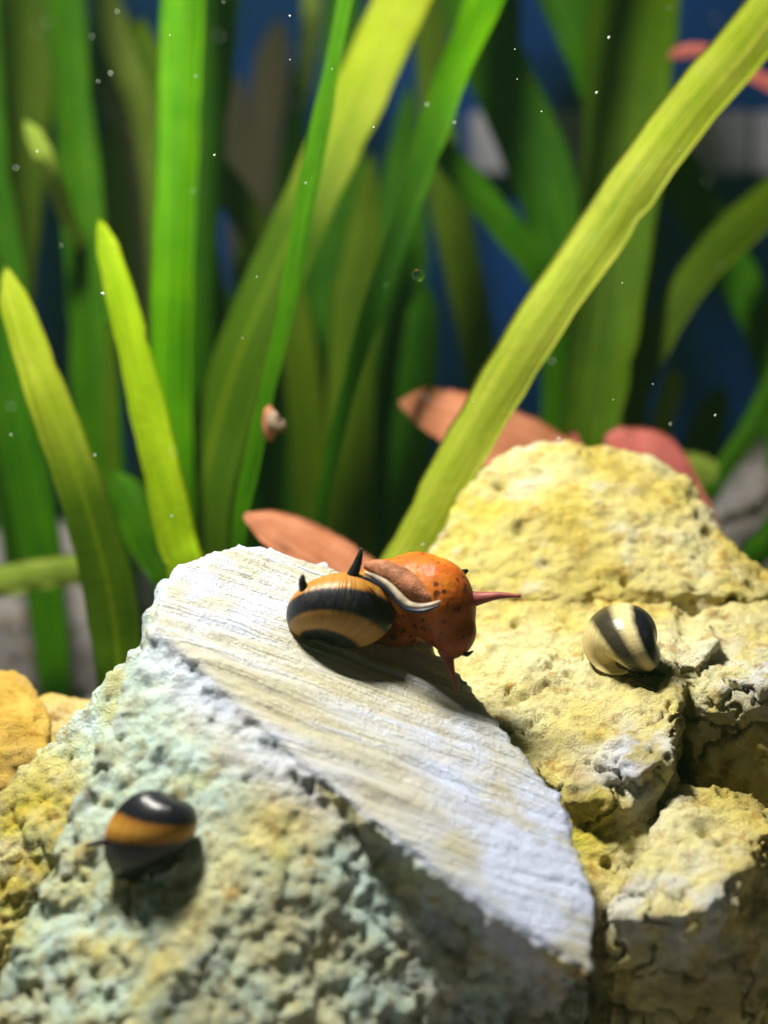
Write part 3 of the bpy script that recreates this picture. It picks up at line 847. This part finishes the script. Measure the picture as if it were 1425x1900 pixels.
plant(480, 42, 'dim brown water plant far back against the blue panel', [
    (L_brown, [(520, 30, 43, 50), (500, 150, 43, 70), (490, 260, 43, 60), (480, 420, 43, 50)], dict(tip=True)),
    (L_brown, [(430, 130, 43, 40), (432, 200, 43, 54), (440, 300, 43, 50), (445, 420, 43, 44)], dict(tip=True)),
])

# red-leaved stem plants
rp = empty('red_stem_plant', P(1010, 950, 26.5)); rp.location.z = 0
tag(rp, 'reddish broad-leaved water plant peeping over the dome stone', 'water plant')
leaf(rp, [(740, 745, 26.4, 40), (790, 752, 26.3, 84), (850, 775, 26.2, 110), (920, 805, 26.2, 128), (1000, 838, 26.3, 120), (1070, 870, 26.4, 80)], L_orange, root=False, tip=0.16, curl=0.05, thick=0.02, yaw=0.3, pitch=0.6, blunt=0.42)
leaf(rp, [(860, 860, 26.6, 60), (920, 860, 26.6, 90), (980, 870, 26.6, 90), (1050, 890, 26.6, 60)], L_red, root=False, tip=0.2, curl=0.05, thick=0.02, pitch=0.6, blunt=0.42)
leaf(rp, [(1120, 815, 26.4, 60), (1165, 830, 26.4, 90), (1215, 850, 26.4, 110), (1262, 905, 26.4, 84), (1320, 985, 26.4, 40), (1370, 1060, 26.4, 24)], L_red, root=False, tip=0.10, curl=0.05, thick=0.02, pitch=0.6, blunt=0.42)
leaf(rp, [(1060, 800, 26.4, 16), (1100, 900, 26.4, 18), (1110, 1100, 26.4, 20)], L_red, name='stem')
rp2 = empty('orange_leaf_plant', P(560, 950, 24)); rp2.location.z = 0
tag(rp2, 'orange-brown oval leaf lying just behind the peak of the pitted stone', 'water plant')
leaf(rp2, [(450, 955, 24.2, 40), (500, 975, 24.2, 70), (560, 1005, 24.2, 92), (630, 1045, 24.2, 96), (700, 1090, 24.2, 80), (750, 1120, 24.3, 30)], L_orange, root=False, tip=0.2, curl=0.05, thick=0.02, pitch=0.6, blunt=0.42)
leaf(rp2, [(730, 1100, 24.3, 16), (745, 1200, 24.4, 16)], L_orange, name='stem')
rp3 = empty('red_tendril_plant', P(1400, 950, 27)); rp3.location.z = 0
tag(rp3, 'thin pinkish red leaves at the top right behind the diagonal leaf', 'water plant')
leaf(rp3, [(1240, 108, 28, 14), (1262, 96, 28, 24), (1295, 92, 28, 26), (1330, 100, 28, 24), (1380, 128, 28, 26), (1425, 152, 28, 30), (1500, 190, 28, 30)], L_red, root=False, tip=True)
leaf(rp3, [(1500, 180, 28, 16), (1520, 500, 28, 16), (1500, 900, 28, 16)], L_red, name='stem')

# grey bar fixed on the back panel
bar = empty('grey_bar', P(1250, 265, 46.0))
tag(bar, 'blurred pale grey horizontal bar on the blue back panel at right', 'bar')
for x0, x1 in ((870, 1388), (1396, 1700)):
    a, b = P(x0, 265, 46), P(x1, 265, 46)
    s = link('bar_segment', box_mesh('bar_segment', (b - a).length, 0.8, 1.75, 0.15), M_bar)
    s.parent = bar
    s.location = (a + b) / 2 - bar.location

# ------------------------------------------------------------------ snails
def make_shell(name, parent, origin, axis, lip, size, mat, W=4.6, whorls=2.0, R=0.74, a=1.08, b=1.12, h=-0.75, cut=None):
    """dextral spiral shell; axis points out of the apex, lip towards the aperture edge. Returns object and surface function"""
    Z = axis.normalized()
    X = (lip - Z * lip.dot(Z)).normalized()
    Y = Z.cross(X)
    rot = Matrix((X, Y, Z)).transposed()
    k = math.log(W) / (2 * math.pi)
    def pt(th, t, sc=1.0):
        s = math.exp(k * th) * size
        # rounder shoulder, slightly flattened base
        ct, st = math.cos(t), math.sin(t)
        r = R + a * ct * sc
        z = h + b * st * sc * (1.0 if st > 0 else 0.92)
        v = Vector((r * math.cos(-th), r * math.sin(-th), z)) * s
        return v
    nt, nth = 56, 150
    T = whorls * 2 * math.pi
    rings = [(-T + T * i / nth, 1.0) for i in range(nth + 1)]
    rings += [(0.015, 0.985), (0.02, 0.95), (0.01, 0.90), (-0.08, 0.86), (-0.25, 0.80), (-0.45, 0.6), (-0.5, 0.02)]
    V, F, UV = [], [], []
    for th, sc in rings:
        for j in range(nt + 1):
            t = -math.pi + 2 * math.pi * j / nt
            V.append(pt(th, t, sc))
            UV.append((j / nt, th / (2 * math.pi)))
    row = nt + 1
    for i in range(len(rings) - 1):
        for j in range(nt):
            A = i * row + j
            F.append((A, A + 1, A + row + 1, A + row))
    me = bpy.data.meshes.new(name)
    me.from_pydata([tuple(v) for v in V], [], F)
    uvl = me.uv_layers.new(name='UVMap')
    li = np.empty(len(me.loops), dtype=np.int32)
    me.loops.foreach_get('vertex_index', li)
    uvl.data.foreach_set('uv', np.array(UV)[li].ravel())
    # centre the whorl on the requested origin
    cen = (pt(0, 0) + pt(-math.pi, 0)) * 0.5
    cen.z = h * size * 0.8
    me.transform(rot.to_4x4() @ Matrix.Translation(-cen))
    o = link(name, me, mat)
    o.parent = parent
    o.location = origin - parent.location
    def surf(th, t):
        q = rot @ (pt(th, t) - cen) + origin
        q2 = rot @ (pt(th, t, 1.05) - cen) + origin
        return q, (q2 - q).normalized()
    return o, surf

def tube(name, pts, radii, mat, parent, seg=12, n=24):
    c = catmull([list(p) + [r] for p, r in zip(pts, radii)], n)
    cen = c[:, :3]
    tan = np.gradient(cen, axis=0)
    tan /= np.linalg.norm(tan, axis=1)[:, None]
    ref = np.array([0.31, 0.2, 0.93])
    V, F = [], []
    for k in range(n + 1):
        s = np.cross(tan[k], ref); s /= np.linalg.norm(s)
        u = np.cross(s, tan[k])
        for j in range(seg):
            A = 2 * math.pi * j / seg
            V.append(tuple(cen[k] + max(c[k, 3], 0.004) * (s * math.cos(A) + u * math.sin(A))))
    for k in range(n):
        for j in range(seg):
            F.append((k * seg + j, k * seg + (j + 1) % seg, (k + 1) * seg + (j + 1) % seg, (k + 1) * seg + j))
    F.append(tuple(range(seg))[::-1])
    F.append(tuple(n * seg + j for j in range(seg)))
    me = bpy.data.meshes.new(name)
    me.from_pydata(V, [], F)
    return link(name, me, mat, parent)

def horn(shell_parent, surf, px, py, length, r, lean, mat, snail):
    best = None
    for i in range(90):
        for j in range(60):
            q, nrm = surf(-3.2 + 3.1 * i / 89, -1.3 + 2.2 * j / 59)
            v = q - CAM
            dd = v.dot(FWD)
            e = math.hypot(712.5 + FPX * v.dot(RGT) / dd - px, 950 - FPX * v.dot(UPV) / dd - py) + 6 * dd
            if best is None or e < best[0]:
                best = (e, q, nrm)
    _, q, nrm = best
    d = (nrm + lean).normalized()
    o = tube('horn', [q - nrm * 0.06, q + d * length * 0.4, q + (d + lean * 0.3).normalized() * length * 0.8, q + (d + lean * 0.5).normalized() * length], [r * 1.25, r * 0.85, r * 0.55, r * 0.2], mat, None, 12, 14)
    o.parent = shell_parent
    o.matrix_parent_inverse = Matrix.Translation(snail.location + shell_parent.location).inverted()
    return o

def body_material():
    t = NT('orange_snail_skin')
    oc = t.pos()
    n = t.noise(oc, 2.0, 4)
    fine = t.noise(oc, 16, 3)
    c = t.ramp(n, [(0.34, (0.32, 0.065, 0.008)), (0.5, (0.42, 0.10, 0.011)), (0.66, (0.50, 0.17, 0.016))])
    c = t.mix(t.attr('rust', 'Fac'), c, t.ramp(n, [(0.35, (0.10, 0.018, 0.006)), (0.65, (0.26, 0.045, 0.008))]))  # 'rust' holds the darker snout tone and the painted shade of the lower side
    v = t.n('ShaderNodeTexVoronoi')
    v.inputs['Scale'].default_value = 8.0
    t.l(oc, v.inputs['Vector'])
    big = t.noise(oc, 2.2, 2)
    sp = t.n('ShaderNodeSeparateColor')
    t.l(v.outputs['Color'], sp.inputs[0])
    rel = t.math('SUBTRACT', v.outputs['Distance'], t.math('MULTIPLY', sp.outputs[0], 0.33))
    spot = t.math('MULTIPLY', t.ramp(rel, [(0.0, (1, 1, 1)), (0.06, (0, 0, 0))]), t.ramp(big, [(0.38, (0, 0, 0)), (0.46, (1, 1, 1))]))
    v2 = t.n('ShaderNodeTexVoronoi')
    v2.inputs['Scale'].default_value = 17.0
    t.l(oc, v2.inputs['Vector'])
    sp2 = t.n('ShaderNodeSeparateColor')
    t.l(v2.outputs['Color'], sp2.inputs[0])
    rel2 = t.math('SUBTRACT', v2.outputs['Distance'], t.math('SUBTRACT', t.math('MULTIPLY', sp2.outputs[1], 0.7), 0.35))
    c = t.mix(t.math('MULTIPLY', t.ramp(rel2, [(0.0, (1, 1, 1)), (0.08, (0, 0, 0))]), 0.7), c, (0.05, 0.012, 0.008))
    c = t.mix(t.math('MULTIPLY', spot, 0.85), c, (0.035, 0.01, 0.008))
    t.l(c, t.b.inputs['Base Color'])
    t.b.inputs['Roughness'].default_value = 0.42
    t.b.inputs['Specular IOR Level'].default_value = 0.15
    t.b.inputs['Subsurface Weight'].default_value = 0.3
    t.b.inputs['Subsurface Radius'].default_value = (0.12, 0.04, 0.015)
    t.b.inputs['Subsurface Scale'].default_value = 1.0
    wr = t.noise(t.vmul(oc, (16.0, 4.0, 5.0)), 1.0, 4, 0.65, 0.3)
    t.bump(t.math('ADD', fine, t.math('MULTIPLY', wr, 0.8)), 0.35, 0.035)
    return t.m

M_skin = body_material()
M_tent = simple('tentacle_red_brown', (0.22, 0.055, 0.045), 0.4, 0.3, 6)
M_mantle = simple('mantle_brown', (0.25, 0.10, 0.05), 0.55, 0.6, 6, 0.1, 0.03)
M_mantle_edge = simple('mantle_edge_grey', (0.34, 0.28, 0.20), 0.5, 0.45, 8)
M_rim = simple('mantle_rim_blue_black', (0.015, 0.017, 0.03), 0.3, 0.3, 8)
M_dark = simple('dark_snail_skin', (0.022, 0.016, 0.012), 0.45, 0.4, 8)
amber, amber2, blk = (0.33, 0.145, 0.024), (0.37, 0.19, 0.042), (0.010, 0.010, 0.014)
M_shell1 = shell_material('amber_black_shell', [(0.0, amber), (0.20, amber), (0.30, amber2), (0.48, amber), (0.50, blk), (0.595, blk), (0.617, amber2), (0.70, amber2), (0.72, blk), (1.0, blk)], 0.33)
M_shell2 = shell_material('dark_amber_shell', [(0.0, blk), (0.475, blk), (0.495, amber), (0.53, (0.52, 0.27, 0.045)), (0.565, amber), (0.585, blk), (1.0, blk)], 0.26, 0.02, 0.3, 0.04, 0.3)
crm = (0.52, 0.44, 0.20)
M_shell3 = shell_material('cream_black_shell', [(0.0, crm), (0.30, (0.52, 0.40, 0.18)), (0.37, crm), (0.41, (0.03, 0.025, 0.016)), (0.49, (0.04, 0.032, 0.02)), (0.54, crm), (0.585, (0.58, 0.50, 0.26)), (0.62, blk), (1.0, blk)], 0.26, 0.03, 0.3, 0.12, 0.25)
M_shell4 = shell_material('brown_shell', [(0.0, (0.16, 0.10, 0.06)), (0.5, (0.25, 0.17, 0.11)), (1.0, (0.10, 0.07, 0.05))], 0.3)

# --- main snail
def main_snail():
    D = 19.4
    base = P(690, 1225, D)
    s = empty('horned_snail', base)
    tag(s, 'orange-bodied snail with black-banded amber horned shell crawling on the pitted stone', 'snail')
    axis = camvec(-0.10, -0.84, 0.53)
    lip = camvec(0.93, 0.05, 0.10)
    shell, surf = make_shell('shell', s, P(637, 1138, D), axis, lip, 0.485, M_shell1)
    horn(shell, surf, 655, 1066, 0.33, 0.062, camvec(0.25, 0.95, 0.1) * 1.6, M_black, s)
    horn(shell, surf, 563, 1092, 0.17, 0.055, camvec(0.1, 0.95, 0.1) * 1.6, M_black, s)
    # body: head lobe, neck, foot
    bm = bmesh.new()
    tilt = Matrix.Rotation(math.radians(-18), 3, FWD)
    add_blob(bm, P(815, 1118, D - 0.05), (0.44, 0.50, 0.58), tilt)
    add_blob(bm, P(775, 1085, D + 0.1), (0.50, 0.50, 0.40))
    add_blob(bm, P(722, 1088, D + 0.25), (0.42, 0.40, 0.34))
    add_blob(bm, P(842, 1170, D - 0.15), (0.28, 0.30, 0.33))
    add_blob(bm, P(838, 1203, D - 0.18), (0.15, 0.18, 0.15))
    add_blob(bm, P(785, 1135, D + 0.2), (0.32, 0.40, 0.30))
    add_blob(bm, P(715, 1172, D + 0.6), (0.50, 0.40, 0.22))
    me, co, e = remesh(bm, 0.03, 14)
    n0 = normals(me, co)
    co = co + n0 * (0.014 * fbm(co * 3.0, 2) + 0.004 * fbm(co * 11, 2))[:, None]
    setco(me, co)
    me.materials.clear()
    g0, g1 = np.array(P(765, 1045, D)[:]), np.array(P(860, 1190, D)[:])
    set_attr(me, 'rust', 0.9 * sstep(0.05, 0.95, (co - g0) @ (g1 - g0) / ((g1 - g0) @ (g1 - g0)) + 0.25 * fbm(co * 2.5, 3)))  # darker snout tone, with the lower side's shade painted in
    link('body', me, M_skin, s)
    tube('tentacle', [P(868, 1113, D - 0.1), P(890, 1110, D - 0.15), P(927, 1105, D - 0.22), P(966, 1106, D - 0.28)], [0.13, 0.08, 0.045, 0.02], M_tent, s)
    tube('tentacle', [P(828, 1205, D - 0.2), P(833, 1228, D - 0.25), P(839, 1250, D - 0.3), P(848, 1282, D - 0.32)], [0.11, 0.065, 0.04, 0.018], M_tent, s)
    tube('eye_stalk', [P(850, 1068, D + 0.15), P(860, 1062, D + 0.2), P(868, 1058, D + 0.22)], [0.05, 0.04, 0.02], M_black, s, 10, 8)
    tube('mouth_lobe', [P(852, 1211, D - 0.15), P(866, 1214, D - 0.25), P(878, 1208, D - 0.2)], [0.015, 0.03, 0.01], M_dark, s, 10, 10)
    # mantle collar lying against the shell lip
    tube('mantle', [P(678, 1048, D - 0.10), P(706, 1056, D - 0.18), P(738, 1072, D - 0.27), P(768, 1092, D - 0.38), P(792, 1108, D - 0.46), P(806, 1114, D - 0.50)], [0.05, 0.12, 0.15, 0.14, 0.09, 0.03], M_mantle, s, 16, 30)
    path = [(676, 1062), (700, 1073), (722, 1088), (740, 1108), (757, 1122), (778, 1126), (798, 1123), (818, 1115)]
    o = tube('mantle_edge', [P(x, y, D - 0.40 - 0.03 * i) for i, (x, y) in enumerate(path)], [0.02, 0.035, 0.045, 0.055, 0.05, 0.04, 0.03, 0.012], M_mantle_edge, s, 12, 40)
    tube('mantle_rim', [P(x - 3, y + 8, D - 0.44 - 0.03 * i) for i, (x, y) in enumerate(path)], [0.02, 0.026, 0.026, 0.028, 0.028, 0.028, 0.022, 0.012], M_rim, s, 10, 40)
main_snail()

def seat(bv, px, py):
    hit, nrm, idx, dist = bv.ray_cast(CAM, ray(px, py))
    return hit, nrm

bvA, bvB = bvh_of(rockA), bvh_of(rockB)

def left_snail():
    hit, nrm = seat(bvA, 275, 1560)
    c = hit - ray(275, 1560) * 0.20
    D = (c - CAM).dot(FWD)
    s = empty('dark_snail', hit)
    tag(s, 'dark brown snail with one broad amber band clinging to the pitted stone face', 'snail')
    c = P(277, 1545, D)
    shell, surf = make_shell('shell', s, c, camvec(0.24, 0.94, 0.08), camvec(-0.71, 0.21, 0.19), 0.40, M_shell2, h=-1.15, b=1.4, W=7, R=0.58)
    bm = bmesh.new()
    add_blob(bm, P(255, 1575, D + 0.05), (0.30, 0.32, 0.18))
    add_blob(bm, P(220, 1562, D + 0.02), (0.15, 0.18, 0.12))
    add_blob(bm, P(290, 1590, D + 0.05), (0.25, 0.30, 0.16))
    me, co, e = remesh(bm, 0.03, 5)
    setco(me, co); me.materials.clear()
    link('body', me, M_dark, s)
    tube('tentacle', [P(215, 1558, D - 0.05), P(190, 1562, D - 0.12), P(158, 1570, D - 0.16)], [0.06, 0.04, 0.02], M_dark, s)
    tube('tentacle', [P(225, 1585, D - 0.05), P(212, 1598, D - 0.08), P(208, 1612, D - 0.1)], [0.045, 0.03, 0.012], M_dark, s)
    tube('tentacle', [P(275, 1605, D - 0.05), P(280, 1622, D - 0.08), P(281, 1638, D - 0.1)], [0.045, 0.03, 0.012], M_dark, s)
left_snail()

def right_snail():
    hit, nrm = seat(bvB, 1165, 1215)
    D = (hit - CAM).dot(FWD) - 0.33
    s = empty('cream_banded_snail', hit)
    tag(s, 'small glossy snail with cream and black bands on the rugged slab stone', 'snail')
    shell, surf = make_shell('shell', s, P(1160, 1186, D), camvec(0.84, 0.34, 0.30), camvec(-0.21, 0.81, -0.33), 0.425, M_shell3, h=-1.0, b=1.2, W=7, R=0.6)
    bm = bmesh.new()
    add_blob(bm, P(1175, 1225, D + 0.1), (0.28, 0.3, 0.15))
    add_blob(bm, P(1205, 1240, D + 0.05), (0.14, 0.16, 0.10))
    me, co, e = remesh(bm, 0.03, 5)
    setco(me, co); me.materials.clear()
    link('body', me, M_dark, s)
    tube('tentacle', [P(1205, 1240, D), P(1222, 1250, D - 0.05), P(1236, 1252, D - 0.05)], [0.05, 0.03, 0.012], M_dark, s)
    tube('tentacle', [P(1190, 1245, D), P(1186, 1270, D - 0.05), P(1180, 1298, D - 0.05)], [0.05, 0.035, 0.02], M_dark, s)
right_snail()

def leaf_snail():
    D = 24.1
    s = empty('leaf_snail', P(495, 780, D + 0.2))
    tag(s, 'tiny blurred brown snail on the thin green leaf above the peak', 'snail')
    make_shell('shell', s, P(513, 780, D), camvec(0.5, 0.2, 0.8), camvec(-0.4, 0.8, 0.1), 0.135, M_shell4, h=-0.9)
    bm = bmesh.new()
    add_blob(bm, P(500, 785, D + 0.08), (0.12, 0.15, 0.28))
    me, co, e = remesh(bm, 0.03, 3)
    setco(me, co); me.materials.clear()
    link('body', me, M_mantle, s)
leaf_snail()

# ------------------------------------------------------------------ specks drifting in the water, one bubble
def specks():
    rnd = random.Random(21)
    bm = bmesh.new()
    fixed = [(1130, 70), (1107, 172), (1005, 207), (960, 147), (1155, 525), (398, 288), (315, 65), (191, 545), (538, 30), (616, 128), (785, 1010), (1037, 815)]
    for i in range(75):
        if i < len(fixed):
            px, py = fixed[i]; d = rnd.uniform(18.5, 21)
        else:
            px, py = rnd.uniform(-80, 1500), rnd.uniform(-40, 1000); d = rnd.uniform(12.5, 26)
        if py > 780: d = min(d, 18)
        r = rnd.uniform(0.005, 0.012) * (1.3 if i < len(fixed) else 1)
        m = Matrix.Translation(P(px, py, d)) @ Matrix.Rotation(rnd.uniform(0, 3), 4, 'Y') @ Matrix.Diagonal((r * rnd.uniform(0.8, 2.0), r, r, 1))
        bmesh.ops.create_icosphere(bm, subdivisions=1, radius=1, matrix=m)
    me = bpy.data.meshes.new('suspended_specks')
    bm.to_mesh(me); bm.free()
    tag(link('suspended_specks', me, M_speck), 'tiny white specks drifting in the water', 'specks', kind='stuff')
specks()

def bubble():
    t = NT('air_bubble')
    t.b.inputs['Base Color'].default_value = (0.9, 0.95, 0.9, 1)
    t.b.inputs['Transmission Weight'].default_value = 1.0
    t.b.inputs['IOR'].default_value = 1.12
    t.b.inputs['Roughness'].default_value = 0.02
    bm = bmesh.new()
    bmesh.ops.create_uvsphere(bm, u_segments=24, v_segments=16, radius=0.085)
    for v in bm.verts:
        v.co.z *= 0.94
    me = bpy.data.meshes.new('bubble')
    bm.to_mesh(me); bm.free()
    o = link('bubble', me, t.m)
    o.location = P(776, 511, 21.5)
    tag(o, 'single tiny clear bubble drifting in front of the leaves', 'bubble')
bubble()

# ------------------------------------------------------------------ faintly cloudy tank water
def build_haze():
    m = bpy.data.materials.new('cloudy_water')
    m.use_nodes = True
    nt = m.node_tree
    nt.nodes.remove(nt.nodes['Principled BSDF'])
    v = nt.nodes.new('ShaderNodeVolumePrincipled')
    v.inputs['Color'].default_value = (0.32, 0.80, 0.34, 1)
    v.inputs['Density'].default_value = HAZE
    nt.links.new(v.outputs[0], nt.nodes['Material Output'].inputs['Volume'])
    o = link('haze', box_mesh('haze', 96, 66, 62, 0), m, smooth=False)
    o.location = (0, 3, 27)
    tag(o, 'faintly cloudy green tank water', 'water', kind='stuff')
HAZE = 0.0005
build_haze()
